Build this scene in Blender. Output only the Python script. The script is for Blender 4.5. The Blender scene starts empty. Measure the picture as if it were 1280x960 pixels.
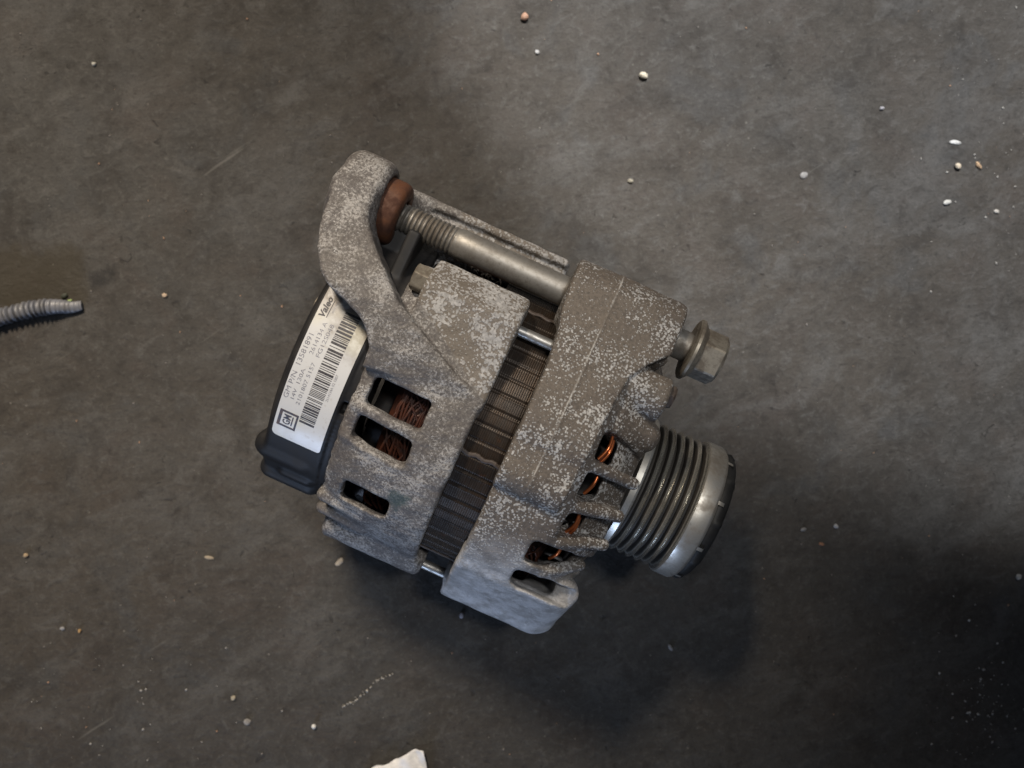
import bpy, bmesh, math, random
import numpy as np
from mathutils import Vector, Matrix

random.seed(7)
rng = np.random.default_rng(11)
scene = bpy.context.scene
COL = scene.collection
S = 0.001                    # everything below is written in millimetres
ZA = 67.3                    # height of the alternator's axis above the floor
CAM_H = 400.0 + ZA

# ------------------------------------------------------------------ camera
cam_d = bpy.data.cameras.new("camera")
cam = bpy.data.objects.new("camera", cam_d)
COL.objects.link(cam)
cam.location = (0, 0, CAM_H * S)
cam.rotation_euler = (0, 0, 0)
cam_d.sensor_width = 36.0
cam_d.lens = 36.0 * 1150.0 / 1280.0
cam_d.clip_start = 0.01
cam_d.clip_end = 20.0
cam_d.dof.use_dof = True
cam_d.dof.focus_distance = 0.352
cam_d.dof.aperture_fstop = 11.0
scene.camera = cam

# ------------------------------------------------------------------ light
world = bpy.data.worlds.new("World")
scene.world = world
world.use_nodes = True
bg = world.node_tree.nodes["Background"]
bg.inputs[0].default_value = (0.66, 0.78, 1.0, 1)
bg.inputs[1].default_value = 0.075


def aim(o, target):
    d = Vector(target) - Vector(o.location)
    o.rotation_euler = d.to_track_quat('-Z', 'Y').to_euler()


def area(name, loc, target, size, power, color, size_y=None, spread=180):
    l = bpy.data.lights.new(name, 'AREA')
    l.energy = power
    l.color = color
    l.size = size
    if size_y:
        l.shape = 'RECTANGLE'
        l.size_y = size_y
    l.spread = math.radians(spread)
    o = bpy.data.objects.new(name, l)
    o.location = loc
    COL.objects.link(o)
    aim(o, target)
    return o


def spot(name, loc, target, angle, blend, radius, power, color):
    l = bpy.data.lights.new(name, 'SPOT')
    l.energy = power
    l.color = color
    l.spot_size = math.radians(angle)
    l.spot_blend = blend
    l.shadow_soft_size = radius
    o = bpy.data.objects.new(name, l)
    o.location = loc
    COL.objects.link(o)
    aim(o, target)
    return o


# warm workshop lamp beyond the top of the picture; its beam leaves the lower right dim
spot("ceiling_lamp", (-0.50, 1.15, 1.38), (-0.25, -0.01, 0.0), 25, 0.9, 0.17, 222.0, (1.0, 0.86, 0.69))
# second lamp whose pool covers the upper right of the floor
spot("work_lamp", (0.22, 1.00, 1.25), (0.292, 0.388, 0.0), 31, 0.24, 0.02, 196.0, (1.0, 0.985, 0.975))
# spot added nearly overhead, brightens alternator more than floor; seen in polished steel
spot("overhead_fill_lamp", (0.42, 0.36, 1.75), (0.005, 0.01, 0.06), 12.5, 1.0, 0.12, 72.0, (1.0, 0.98, 0.95))
# cool daylight from a low door beyond the bottom left
spot("door_light", (-0.65, -1.30, 0.36), (-0.10, -0.12, 0.02), 24, 1.0, 0.24, 58.0, (0.52, 0.68, 1.0))

vs = scene.view_settings
vs.view_transform = 'Standard'
vs.look = 'None'
vs.exposure = 0.0
vs.gamma = 1.0
vs.use_curve_mapping = False

# ------------------------------------------------------------------ materials


class NT:
    """Small helper round a node tree."""

    def __init__(self, name):
        self.m = bpy.data.materials.new(name)
        self.m.use_nodes = True
        self.t = self.m.node_tree
        self.b = self.t.nodes["Principled BSDF"]
        self.co = self.t.nodes.new("ShaderNodeTexCoord").outputs["Object"]

    def new(self, kind, **kw):
        n = self.t.nodes.new(kind)
        for k, v in kw.items():
            setattr(n, k, v)
        return n

    def link(self, a, b):
        self.t.links.new(a, b)

    def put(self, sock, v):
        if hasattr(v, "links"):
            self.link(v, sock)
        elif isinstance(v, (tuple, list)) and len(v) == 3 and sock.type == 'RGBA':
            sock.default_value = (*v, 1)
        else:
            sock.default_value = v

    def scaled(self, sc, rot=(0, 0, 0)):
        r = self.new("ShaderNodeMapping")
        self.link(self.co, r.inputs[0])
        r.inputs[2].default_value = rot
        n = self.new("ShaderNodeMapping")
        self.link(r.outputs[0], n.inputs[0])
        n.inputs[3].default_value = sc
        return n.outputs[0]

    def noise(self, scale, detail=3, rough=0.55, vec=None, dist=0.0):
        n = self.new("ShaderNodeTexNoise")
        self.link(vec or self.co, n.inputs["Vector"])
        n.inputs["Scale"].default_value = scale
        n.inputs["Detail"].default_value = detail
        n.inputs["Roughness"].default_value = rough
        n.inputs["Distortion"].default_value = dist
        return n.outputs["Fac"]

    def voro(self, scale, vec=None, feature='F1', rand=1.0):
        n = self.new("ShaderNodeTexVoronoi", feature=feature)
        self.link(vec or self.co, n.inputs["Vector"])
        n.inputs["Scale"].default_value = scale
        n.inputs["Randomness"].default_value = rand
        return n.outputs["Distance"]

    def ramp(self, v, a, b, lo=0.0, hi=1.0):
        n = self.new("ShaderNodeMapRange")
        self.put(n.inputs[0], v)
        n.inputs[1].default_value = a
        n.inputs[2].default_value = b
        n.inputs[3].default_value = lo
        n.inputs[4].default_value = hi
        n.interpolation_type = 'SMOOTHSTEP'
        return n.outputs[0]

    def math(self, op, a, b=0.0):
        n = self.new("ShaderNodeMath", operation=op)
        self.put(n.inputs[0], a)
        self.put(n.inputs[1], b)
        return n.outputs[0]

    def mix(self, f, a, b):
        n = self.new("ShaderNodeMix", data_type='RGBA')
        self.put(n.inputs[0], f)
        self.put(n.inputs[6], a)
        self.put(n.inputs[7], b)
        return n.outputs[2]

    def sep(self):
        n = self.new("ShaderNodeSeparateXYZ")
        self.link(self.co, n.inputs[0])
        return n.outputs

    def bump(self, h, strength, dist):
        n = self.new("ShaderNodeBump")
        self.link(h, n.inputs["Height"])
        n.inputs["Strength"].default_value = strength
        n.inputs["Distance"].default_value = dist
        self.link(n.outputs[0], self.b.inputs["Normal"])

    def set(self, color=None, rough=None, metal=None, spec=None):
        if color is not None:
            self.put(self.b.inputs["Base Color"], color)
        if rough is not None:
            self.put(self.b.inputs["Roughness"], rough)
        if metal is not None:
            self.put(self.b.inputs["Metallic"], metal)
        if spec is not None:
            self.b.inputs["Specular IOR Level"].default_value = spec
        return self.m


def flecks(n, scale, cover, gather):
    """oxide flecks: small ragged spots that gather in patches; 0..1"""
    w = n.new("ShaderNodeVectorMath", operation='ADD')
    nz = n.new("ShaderNodeTexNoise")
    n.link(n.co, nz.inputs["Vector"])
    nz.inputs["Scale"].default_value = scale * 1.6
    nz.inputs["Detail"].default_value = 2
    sc = n.new("ShaderNodeVectorMath", operation='SCALE')
    n.link(nz.outputs["Color"], sc.inputs[0])
    sc.inputs[3].default_value = 0.75 / scale
    n.link(n.co, w.inputs[0])
    n.link(sc.outputs[0], w.inputs[1])
    a = n.voro(scale, w.outputs[0])
    b = n.noise(scale * 0.55, 3, 0.6, dist=0.3)
    big = n.math('ADD', n.math('MULTIPLY', n.math('SUBTRACT', b, 0.5), 1.3), gather)
    lim = n.math('ADD', big, cover)
    return n.ramp(n.math('SUBTRACT', lim, a), -0.03, 0.13)


def mat_cast(name, base, base2, fleck, scale, cover, grain, clean=None, coarse=None):
    """Corroded cast aluminium: a dirty skin with oxide flecks."""
    n = NT(name)
    big = n.noise(20, 3, 0.6)
    mid = n.noise(75, 3, 0.6)
    fine = n.noise(900, 3, 0.7)
    skin = n.mix(n.ramp(big, 0.38, 0.62), base, base2)
    skin = n.mix(n.ramp(mid, 0.45, 0.70, 0.0, 0.4), skin, tuple(c * 0.62 for c in base))
    skin = n.mix(n.ramp(fine, 0.42, 0.75, 0.0, grain), skin, (0.035, 0.030, 0.027))
    skin = n.mix(n.ramp(fine, 0.48, 0.25, 0.0, grain * 0.6), skin, tuple(c * 1.7 for c in base))
    gather = n.math('ADD', n.ramp(mid, 0.32, 0.68, -0.19, 0.18), n.ramp(big, 0.35, 0.65, -0.07, 0.07))
    m = flecks(n, scale, cover, gather)
    if coarse:
        mo = n.noise(1000, 4, 0.72, dist=0.5)
        mo = n.math('ADD', mo, n.math('MULTIPLY', gather, 0.5))
        skin = n.mix(n.ramp(mo, 0.46, 0.66, 0.0, 0.75), skin, (0.38, 0.365, 0.35))
        skin = n.mix(n.ramp(mo, 0.46, 0.30, 0.0, 0.65), skin, (0.070, 0.060, 0.060))
        s = n.sep()
        # the drum beside the arm carries bigger flecks on a browner skin
        line = n.math('SUBTRACT', s[1], n.math('ADD', n.math('MULTIPLY', s[0], -0.643), -0.0023))
        reg = n.math('MULTIPLY', n.ramp(line, -0.0005, 0.0015), n.ramp(s[0], -0.060, -0.056))
        m2 = flecks(n, coarse[0], coarse[1], gather)
        m = n.math('ADD', n.math('MULTIPLY', m, n.math('SUBTRACT', 1.0, reg)), n.math('MULTIPLY', m2, reg))
        skin = n.mix(n.math('MULTIPLY', reg, 0.8), skin, coarse[2])
    var = n.noise(600, 2, 0.6)
    fcol = n.mix(n.ramp(var, 0.3, 0.7), fleck, tuple(c * 0.60 for c in fleck))
    col = n.mix(n.math('MULTIPLY', m, 0.9), skin, fcol)
    rough = n.ramp(m, 0.0, 1.0, 0.56, 0.74)
    metal = 0.0
    h = n.math('ADD', n.math('MULTIPLY', m, 0.35), n.math('MULTIPLY', fine, 0.8))
    if clean:
        s = n.sep()
        # rubbed parting line of the mould
        pl = n.math('ABSOLUTE', n.math('SUBTRACT', s[0], n.math('ADD', n.math('MULTIPLY', s[1], 0.02), 0.0126)))
        pl = n.math('ADD', pl, n.math('MULTIPLY', n.math('SUBTRACT', n.noise(700, 2, 0.5), 0.5), 0.0006))
        pl = n.math('MULTIPLY', n.ramp(pl, 0.00042, 0.0001), n.math('MULTIPLY', n.ramp(s[1], -0.014, -0.012), n.ramp(n.noise(150, 3, 0.6), 0.38, 0.60, 0.05, 0.75)))
        col = n.mix(pl, col, (0.42, 0.40, 0.37))
        edge = n.math('ADD', s[1], n.math('MULTIPLY', n.math('SUBTRACT', n.noise(60, 4, 0.6), 0.5), 0.030))
        c = n.ramp(edge, clean[0], clean[1], 1.0, 0.0)
        bare = n.mix(n.ramp(n.noise(160, 4, 0.65), 0.35, 0.7), (0.52, 0.52, 0.53), (0.30, 0.295, 0.29))
        bare = n.mix(n.ramp(n.noise(420, 3, 0.6), 0.56, 0.66, 0, 0.6), bare, (0.62, 0.62, 0.62))
        col = n.mix(c, col, bare)
        metal = n.math('MULTIPLY', c, 0.25)
        rough = n.ramp(c, 0.0, 1.0, 0.60, 0.46)
    else:
        gs = n.sep()
        gx = n.math('ADD', gs[0], 0.0290)
        gy = n.math('ADD', gs[1], 0.0400)
        gr = n.math('SQRT', n.math('ADD', n.math('MULTIPLY', gx, gx), n.math('MULTIPLY', gy, gy)))
        gr = n.math('ADD', gr, n.math('MULTIPLY', n.math('SUBTRACT', n.noise(300, 3, 0.6), 0.5), 0.010))
        col = n.mix(n.ramp(gr, 0.0055, 0.002, 0.0, 0.65), col, (0.02, 0.05, 0.045))
    n.bump(h, 0.75, 0.0006)
    return n.set(col, rough, metal, 0.36)


def mat_plain(name, color, rough, metal=0.0, spec=0.5, dirt=None, dirt_amt=0.5, scale=120, bump=0.0):
    n = NT(name)
    col = color
    if dirt:
        f = n.ramp(n.noise(scale, 4, 0.65), 0.38, 0.68, 0.0, dirt_amt)
        f2 = n.ramp(n.noise(scale * 6, 3, 0.6), 0.45, 0.75, 0.0, dirt_amt * 0.6)
        col = n.mix(n.math('MAXIMUM', f, f2), color, dirt)
        rough = n.ramp(f, 0, 1, rough, min(1, rough + 0.3))
    if bump:
        n.bump(n.noise(scale * 5, 3, 0.6), bump, 0.0003)
    return n.set(col, rough, metal, spec)


M = {}
M['rear'] = mat_cast("cast_aluminium_grey", (0.120, 0.108, 0.097), (0.102, 0.094, 0.092), (0.42, 0.41, 0.40), 900, 0.20, 0.6,
                     coarse=(960, 0.56, (0.140, 0.118, 0.094)))
M['front'] = mat_cast("cast_aluminium_brown", (0.132, 0.110, 0.089), (0.098, 0.081, 0.068), (0.48, 0.47, 0.455), 1040, 0.40, 0.55, clean=(-0.062, -0.030))
M['plastic'] = mat_plain("black_plastic", (0.012, 0.012, 0.013), 0.5, spec=0.2, dirt=(0.035, 0.031, 0.028), dirt_amt=0.4, scale=60)
M['plastic2'] = mat_plain("black_rubber", (0.010, 0.010, 0.010), 0.55, spec=0.3, dirt=(0.03, 0.03, 0.03), dirt_amt=0.3, scale=150)
M['steel'] = mat_plain("zinc_bolt", (0.29, 0.275, 0.25), 0.50, 0.7, dirt=(0.09, 0.07, 0.05), dirt_amt=0.75, scale=90, bump=0.08)
M['head'] = mat_plain("dirty_bolt_head", (0.30, 0.27, 0.22), 0.48, 0.6, dirt=(0.10, 0.08, 0.06), dirt_amt=0.8, scale=160, bump=0.12)
M['bright'] = mat_plain("bright_steel", (0.36, 0.35, 0.33), 0.42, 0.8, dirt=(0.1, 0.09, 0.08), dirt_amt=0.5, scale=200)
M['rust'] = mat_plain("rusty_bushing", (0.095, 0.035, 0.014), 0.62, 0.0, dirt=(0.040, 0.014, 0.008), dirt_amt=0.9, scale=150, bump=0.35)
M['oldhead'] = mat_plain("brown_bolt_head", (0.045, 0.032, 0.026), 0.6, 0.1, dirt=(0.09, 0.07, 0.055), dirt_amt=0.6, scale=200)
M['copper'] = mat_plain("lacquered_copper", (0.070, 0.024, 0.014), 0.38, 0.25, dirt=(0.022, 0.012, 0.010), dirt_amt=0.9, scale=150)
M['copper2'] = mat_plain("bright_copper", (0.60, 0.17, 0.055), 0.28, 0.8, dirt=(0.1, 0.03, 0.02), dirt_amt=0.4, scale=200)
M['dark'] = mat_plain("rotor_steel", (0.022, 0.021, 0.021), 0.5, 0.4, dirt=(0.05, 0.03, 0.02), dirt_amt=0.5, scale=80)
M['fan'] = mat_plain("fan_steel", (0.28, 0.29, 0.31), 0.42, 0.7, dirt=(0.06, 0.05, 0.04), dirt_amt=0.6, scale=80)
M['pulley'] = mat_plain("turned_steel", (0.60, 0.58, 0.53), 0.38, 0.85, dirt=(0.16, 0.13, 0.10), dirt_amt=0.75, scale=70)
M['groove'] = mat_plain("worn_groove_steel", (0.40, 0.37, 0.31), 0.34, 0.9, dirt=(0.10, 0.08, 0.06), dirt_amt=0.6, scale=70)


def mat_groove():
    n = NT("groove_shaded_steel")
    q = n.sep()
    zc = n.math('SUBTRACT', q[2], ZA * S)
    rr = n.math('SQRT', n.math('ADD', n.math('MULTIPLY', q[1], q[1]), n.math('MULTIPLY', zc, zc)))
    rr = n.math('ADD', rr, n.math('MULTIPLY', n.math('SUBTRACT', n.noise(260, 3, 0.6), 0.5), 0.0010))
    ridge_mask = n.ramp(rr, 0.0274, 0.0288)  # valley shade painted into the colour: dark at low radius, steel on ridges
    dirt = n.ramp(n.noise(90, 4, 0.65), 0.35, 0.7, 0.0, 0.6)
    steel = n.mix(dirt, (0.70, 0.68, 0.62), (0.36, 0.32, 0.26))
    col = n.mix(ridge_mask, (0.030, 0.026, 0.022), steel)
    return n.set(col, n.ramp(ridge_mask, 0, 1, 0.62, 0.27), n.math('MULTIPLY', ridge_mask, 0.9), 0.4)


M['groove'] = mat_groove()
M['ink'] = mat_plain("black_ink", (0.018, 0.017, 0.020), 0.5, dirt=(0.12, 0.11, 0.12), dirt_amt=0.55, scale=900)
M['ink2'] = mat_plain("grey_ink", (0.10, 0.10, 0.13), 0.5, dirt=(0.38, 0.38, 0.40), dirt_amt=0.8, scale=1100)
M['emblem'] = mat_plain("navy_ink", (0.035, 0.040, 0.060), 0.5, dirt=(0.16, 0.10, 0.07), dirt_amt=0.5, scale=400)


def mat_label():
    n = NT("label_foil")
    s = n.sep()
    # grime towards the corner that the arm covers
    d = n.math('ADD', n.math('MULTIPLY', s[1], 1.0), n.math('MULTIPLY', s[0], 0.55))
    d = n.math('ADD', d, n.math('MULTIPLY', n.math('SUBTRACT', n.noise(160, 4, 0.65), 0.5), 0.02))
    f = n.ramp(d, -0.040, -0.022, 0.0, 0.95)
    sp = n.ramp(n.noise(420, 3, 0.6), 0.60, 0.70, 0.0, 0.35)
    col = n.mix(n.math('MULTIPLY', f, n.ramp(n.noise(260, 3, 0.6), 0.30, 0.55)), (0.58, 0.58, 0.575), (0.19, 0.16, 0.13))
    col = n.mix(sp, col, (0.40, 0.36, 0.31))
    y = n.ramp(n.noise(55, 2, 0.5), 0.55, 0.7, 0.0, 0.35)
    col = n.mix(y, col, (0.58, 0.55, 0.40))
    n.bump(n.noise(90, 2, 0.5), 0.15, 0.001)
    return n.set(col, 0.28, 0.08, 0.5)


M['label'] = mat_label()


def mat_stator():
    n = NT("stator_laminations")
    big = n.ramp(n.noise(70, 3, 0.6), 0.35, 0.65)
    col = n.mix(big, (0.036, 0.024, 0.016), (0.020, 0.015, 0.012))
    v = n.scaled((300, 40, 40))
    fine = n.ramp(n.noise(4, 2, 0.6, vec=v), 0.42, 0.66, 0.0, 0.7)
    col = n.mix(fine, col, (0.034, 0.028, 0.023))
    rust = n.ramp(n.noise(120, 4, 0.7), 0.60, 0.72, 0.0, 0.6)
    col = n.mix(rust, col, (0.06, 0.026, 0.012))
    return n.set(col, 0.42, 0.45, 0.3)


M['stator'] = mat_stator()


FLOOR_DARK = 0.53            # soaked with oil


def mat_floor():
    n = NT("oily_concrete")
    big = n.noise(3.2, 4, 0.55)
    v = n.scaled((1, 2.2, 1), (0, 0, math.radians(-28)))
    st2 = n.noise(6.5, 6, 0.64, vec=v, dist=0.9)
    streak = n.noise(17, 6, 0.68, vec=v, dist=0.6)
    mid = n.noise(42, 6, 0.70, dist=0.5)
    patch = n.noise(85, 5, 0.72, vec=n.scaled((1, 1.5, 1), (0, 0, math.radians(-20))), dist=0.6)
    fine = n.noise(300, 5, 0.75)
    gr = n.noise(1000, 2, 0.7)
    hue = n.noise(24, 4, 0.65, dist=0.4)
    col = n.mix(n.ramp(big, 0.35, 0.65), (0.098, 0.084, 0.068), (0.090, 0.086, 0.080))
    col = n.mix(n.ramp(st2, 0.50, 0.68, 0.0, 0.65), col, (0.140, 0.137, 0.133))
    col = n.mix(n.ramp(st2, 0.47, 0.30, 0.0, 0.55), col, (0.062, 0.052, 0.042))
    col = n.mix(n.ramp(hue, 0.50, 0.68, 0.0, 0.50), col, (0.100, 0.080, 0.066))
    col = n.mix(n.ramp(hue, 0.48, 0.32, 0.0, 0.50), col, (0.092, 0.097, 0.102))
    col = n.mix(n.ramp(streak, 0.50, 0.70, 0.0, 0.60), col, (0.165, 0.160, 0.152))
    col = n.mix(n.ramp(streak, 0.46, 0.28, 0.0, 0.50), col, (0.052, 0.046, 0.040))
    col = n.mix(n.ramp(mid, 0.50, 0.70, 0.0, 0.55), col, (0.048, 0.042, 0.037))
    col = n.mix(n.ramp(patch, 0.52, 0.68, 0.0, 0.50), col, (0.170, 0.165, 0.157))
    col = n.mix(n.ramp(patch, 0.46, 0.30, 0.0, 0.60), col, (0.044, 0.039, 0.034))
    col = n.mix(n.ramp(fine, 0.52, 0.70, 0.0, 0.55), col, (0.190, 0.183, 0.173))
    col = n.mix(n.ramp(fine, 0.47, 0.30, 0.0, 0.65), col, (0.036, 0.032, 0.028))
    col = n.mix(n.ramp(gr, 0.42, 0.75, 0.0, 0.40), col, (0.048, 0.044, 0.040))
    pit = n.math('MULTIPLY', n.ramp(n.noise(150, 3, 0.65, dist=0.8), 0.63, 0.72), n.ramp(n.noise(26, 3, 0.7), 0.46, 0.60))
    col = n.mix(n.math('MULTIPLY', pit, 0.65), col, (0.026, 0.023, 0.020))
    # scattered pale mineral specks
    sp = n.ramp(n.voro(150), 0.10, 0.05)
    keep = n.ramp(n.noise(45, 3, 0.7), 0.55, 0.66)
    col = n.mix(n.math('MULTIPLY', n.math('MULTIPLY', sp, keep), 0.7), col, (0.36, 0.34, 0.31))
    # worn scratches
    v2 = n.scaled((4, 60, 1), (0, 0, math.radians(-33)))
    sc = n.ramp(n.noise(3, 3, 0.6, vec=v2), 0.66, 0.74, 0.0, 0.5)
    col = n.mix(n.math('MULTIPLY', sc, n.ramp(n.noise(14, 3, 0.6), 0.48, 0.6)), col, (0.26, 0.25, 0.23))
    # an oil stain with a sharp edge at the left and a small black spill
    s = n.sep()
    wob = n.math('MULTIPLY', n.math('SUBTRACT', n.noise(60, 5, 0.7), 0.5), 0.028)
    wx = n.math('ADD', s[0], wob)
    wy = n.math('ADD', s[1], wob)
    st = n.math('MULTIPLY', n.ramp(wx, -0.212, -0.222), n.math('MULTIPLY', n.ramp(wy, 0.035, 0.040), n.ramp(wy, 0.074, 0.064)))
    col = n.mix(n.math('MULTIPLY', st, 0.75), col, (0.060, 0.048, 0.028))
    dx = n.math('ADD', wx, 0.208)
    dy = n.math('MULTIPLY', n.math('ADD', wy, -0.055), 1.3)
    rr = n.math('SQRT', n.math('ADD', n.math('MULTIPLY', dx, dx), n.math('MULTIPLY', dy, dy)))
    col = n.mix(n.ramp(rr, 0.009, 0.003, 0, 0.7), col, (0.026, 0.025, 0.025))
    hh = n.math('ADD', n.math('MULTIPLY', fine, 0.6), n.math('MULTIPLY', patch, 0.45))
    hh = n.math('ADD', hh, n.math('SUBTRACT', n.math('MULTIPLY', gr, 0.12), n.math('MULTIPLY', pit, 0.3)))
    n.bump(hh, 0.6, 0.0020)
    rough = n.ramp(mid, 0.3, 0.7, 0.62, 0.80)
    col = n.mix(FLOOR_DARK, col, (0.0, 0.0, 0.0))
    return n.set(col, rough, 0.0, 0.3)


M['floor'] = mat_floor()

# ------------------------------------------------------------------ mesh helpers


def obj(name, me, mat, parent=None, smooth=True):
    o = bpy.data.objects.new(name, me)
    if mat is not None and not me.materials:
        me.materials.append(mat)
    COL.objects.link(o)
    if parent:
        o.parent = parent
    if smooth:
        me.polygons.foreach_set("use_smooth", [True] * len(me.polygons))
    return o


def mesh_np(name, v, q):
    """v in mm around the axis -> mesh standing at axis height"""
    me = bpy.data.meshes.new(name)
    v = np.asarray(v, dtype=np.float32)
    q = np.asarray(q, dtype=np.int32)
    k = q.shape[1]
    me.vertices.add(len(v))
    me.vertices.foreach_set("co", v.ravel())
    me.loops.add(q.size)
    me.loops.foreach_set("vertex_index", q.ravel())
    me.polygons.add(len(q))
    me.polygons.foreach_set("loop_start", np.arange(0, q.size, k, dtype=np.int32))
    me.polygons.foreach_set("loop_total", np.full(len(q), k, dtype=np.int32))
    me.update()
    me.validate()
    return me


def up(v):
    v = np.asarray(v, dtype=np.float64).copy()
    v[:, 2] += ZA
    return v * S


def surface_nets(d, org, h):
    ins = d < 0
    nx, ny, nz = d.shape
    c = [ins[i:nx - 1 + i, j:ny - 1 + j, k:nz - 1 + k] for i in (0, 1) for j in (0, 1) for k in (0, 1)]
    cnt = sum(a.astype(np.int8) for a in c)
    act = (cnt > 0) & (cnt < 8)
    ci = np.argwhere(act)
    ids = np.full(act.shape, -1, dtype=np.int32)
    ids[act] = np.arange(len(ci))
    offs = [(i, j, k) for i in (0, 1) for j in (0, 1) for k in (0, 1)]
    val = np.stack([d[ci[:, 0] + o[0], ci[:, 1] + o[1], ci[:, 2] + o[2]] for o in offs], 1)
    acc = np.zeros((len(ci), 3))
    num = np.zeros(len(ci))
    for a in range(8):
        for b in range(a + 1, 8):
            oa, ob = np.array(offs[a]), np.array(offs[b])
            if np.abs(oa - ob).sum() != 1:
                continue
            m = (val[:, a] < 0) != (val[:, b] < 0)
            t = val[m, a] / (val[m, a] - val[m, b])
            acc[m] += oa + t[:, None] * (ob - oa)
            num[m] += 1
    v = (ci + acc / num[:, None]) * h + np.array(org)
    quads = []
    for ax in range(3):
        sl0 = [slice(None)] * 3
        sl1 = [slice(None)] * 3
        sl0[ax] = slice(0, -1)
        sl1[ax] = slice(1, None)
        a0 = ins[tuple(sl0)]
        a1 = ins[tuple(sl1)]
        cr = a0 != a1
        e = np.argwhere(cr)
        b, c2 = (ax + 1) % 3, (ax + 2) % 3
        ok = (e[:, b] > 0) & (e[:, c2] > 0) & (e[:, b] < d.shape[b] - 1) & (e[:, c2] < d.shape[c2] - 1)
        e = e[ok]
        s0 = a0[e[:, 0], e[:, 1], e[:, 2]]

        def cid(db, dc):
            f = e.copy()
            f[:, b] += db
            f[:, c2] += dc
            return ids[f[:, 0], f[:, 1], f[:, 2]]
        q = np.stack([cid(-1, -1), cid(0, -1), cid(0, 0), cid(-1, 0)], 1)
        q[~s0] = q[~s0][:, ::-1]
        quads.append(q)
    return v, np.concatenate(quads)


def grid(lo, hi, h):
    ax = [np.arange(lo[i], hi[i] + h, h, dtype=np.float32) for i in range(3)]
    return np.meshgrid(*ax, indexing='ij')


def smin(a, b, k):
    t = np.clip(0.5 + 0.5 * (b - a) / k, 0, 1)
    return b + (a - b) * t - k * t * (1 - t)


def smax(a, b, k):
    return -smin(-a, -b, k)


def capx(x, y, z, cy, cz, r, x0, x1, rd=2.0):
    """cylinder along x with a rounded rim"""
    a = np.sqrt((y - cy) ** 2 + (z - cz) ** 2) - r + rd
    b = np.maximum(x0 - x, x - x1) + rd
    return np.minimum(np.maximum(a, b), 0) + np.sqrt(np.maximum(a, 0) ** 2 + np.maximum(b, 0) ** 2) - rd


def rbox(x, y, z, c, hs, rd):
    q = [np.abs(p - cc) - hh + rd for p, cc, hh in zip((x, y, z), c, hs)]
    return np.sqrt(sum(np.maximum(a, 0) ** 2 for a in q)) + np.minimum(np.maximum(np.maximum(q[0], q[1]), q[2]), 0) - rd


def rrect(u, v, hu, hv, rd):
    a, b = np.abs(u) - hu + rd, np.abs(v) - hv + rd
    return np.sqrt(np.maximum(a, 0) ** 2 + np.maximum(b, 0) ** 2) + np.minimum(np.maximum(a, b), 0) - rd


def poly2(px, py, pts):
    """signed distance to a polygon (negative inside)"""
    pts = np.array(pts, dtype=np.float32)
    d = np.full(px.shape, 1e9, dtype=np.float32)
    s = np.ones(px.shape, dtype=bool)
    n = len(pts)
    for i in range(n):
        a, b = pts[i], pts[i - 1]
        e = b - a
        wx, wy = px - a[0], py - a[1]
        t = np.clip((wx * e[0] + wy * e[1]) / (e @ e), 0, 1)
        d = np.minimum(d, (wx - e[0] * t) ** 2 + (wy - e[1] * t) ** 2)
        c1 = py >= a[1]
        c2 = py < b[1]
        c3 = e[0] * wy > e[1] * wx
        s ^= (c1 & c2 & c3) | (~c1 & ~c2 & ~c3)
    return np.where(s, 1, -1) * np.sqrt(d)


def caps3(x, y, z, a, b, r0, r1):
    a = np.array(a, float)
    b = np.array(b, float)
    e = b - a
    t = np.clip(((x - a[0]) * e[0] + (y - a[1]) * e[1] + (z - a[2]) * e[2]) / (e @ e), 0, 1)
    return np.sqrt((x - a[0] - e[0] * t) ** 2 + (y - a[1] - e[1] * t) ** 2 + (z - a[2] - e[2] * t) ** 2) - (r0 + (r1 - r0) * t)


def wobble(x, y, z, amp, freq, seed, n=7):
    r = np.random.default_rng(seed)
    w = np.zeros(x.shape, dtype=np.float32)
    for i in range(n):
        k = r.normal(size=3) * freq * (0.6 + 0.25 * i)
        w += np.sin(k[0] * x + k[1] * y + k[2] * z + r.uniform(0, 6.28)) / (1 + 0.35 * i)
    return w * amp / 2.5


def lathe(profile, seg=96, cy=0.0, cz=0.0, fn=None):
    """profile of (x, r) turned about a line parallel to the axis; fn(x, r, angle) may change r"""
    v, q = [], []
    n = len(profile)
    for i, (x, r) in enumerate(profile):
        for k in range(seg):
            t = 2 * math.pi * k / seg
            rr = fn(x, r, t) if fn else r
            v.append((x, cy + rr * math.sin(t), cz + rr * math.cos(t)))
    for i in range(n - 1):
        for k in range(seg):
            k2 = (k + 1) % seg
            q.append((i * seg + k, i * seg + k2, (i + 1) * seg + k2, (i + 1) * seg + k))
    return v, q


def autosmooth(o, deg=35):
    me = o.data
    bm = bmesh.new()
    bm.from_mesh(me)
    bmesh.ops.remove_doubles(bm, verts=bm.verts, dist=1e-7)
    bmesh.ops.recalc_face_normals(bm, faces=bm.faces)
    for e in bm.edges:
        if len(e.link_faces) == 2 and e.calc_face_angle(0) > math.radians(deg):
            e.smooth = False
    bm.to_mesh(me)
    bm.free()
    return o


BY, BZ, BR = 59.4, 38.0, 6.0          # the long mounting bolt
TB = [(37.0, 54.6), (-69.0, 1.5), (32.0, -58.5)]     # the three through bolts

# ------------------------------------------------------------------ the floor
fm = bpy.data.meshes.new("floor")
fm.from_pydata([(-1.6, -1.6, 0), (1.6, -1.6, 0), (1.6, 1.6, 0), (-1.6, 1.6, 0)], [], [(0, 1, 2, 3)])
floor = obj("floor", fm, M['floor'], smooth=False)
floor['kind'] = 'structure'
floor['label'] = 'dark oily concrete workshop floor with stains and grit'

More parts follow.
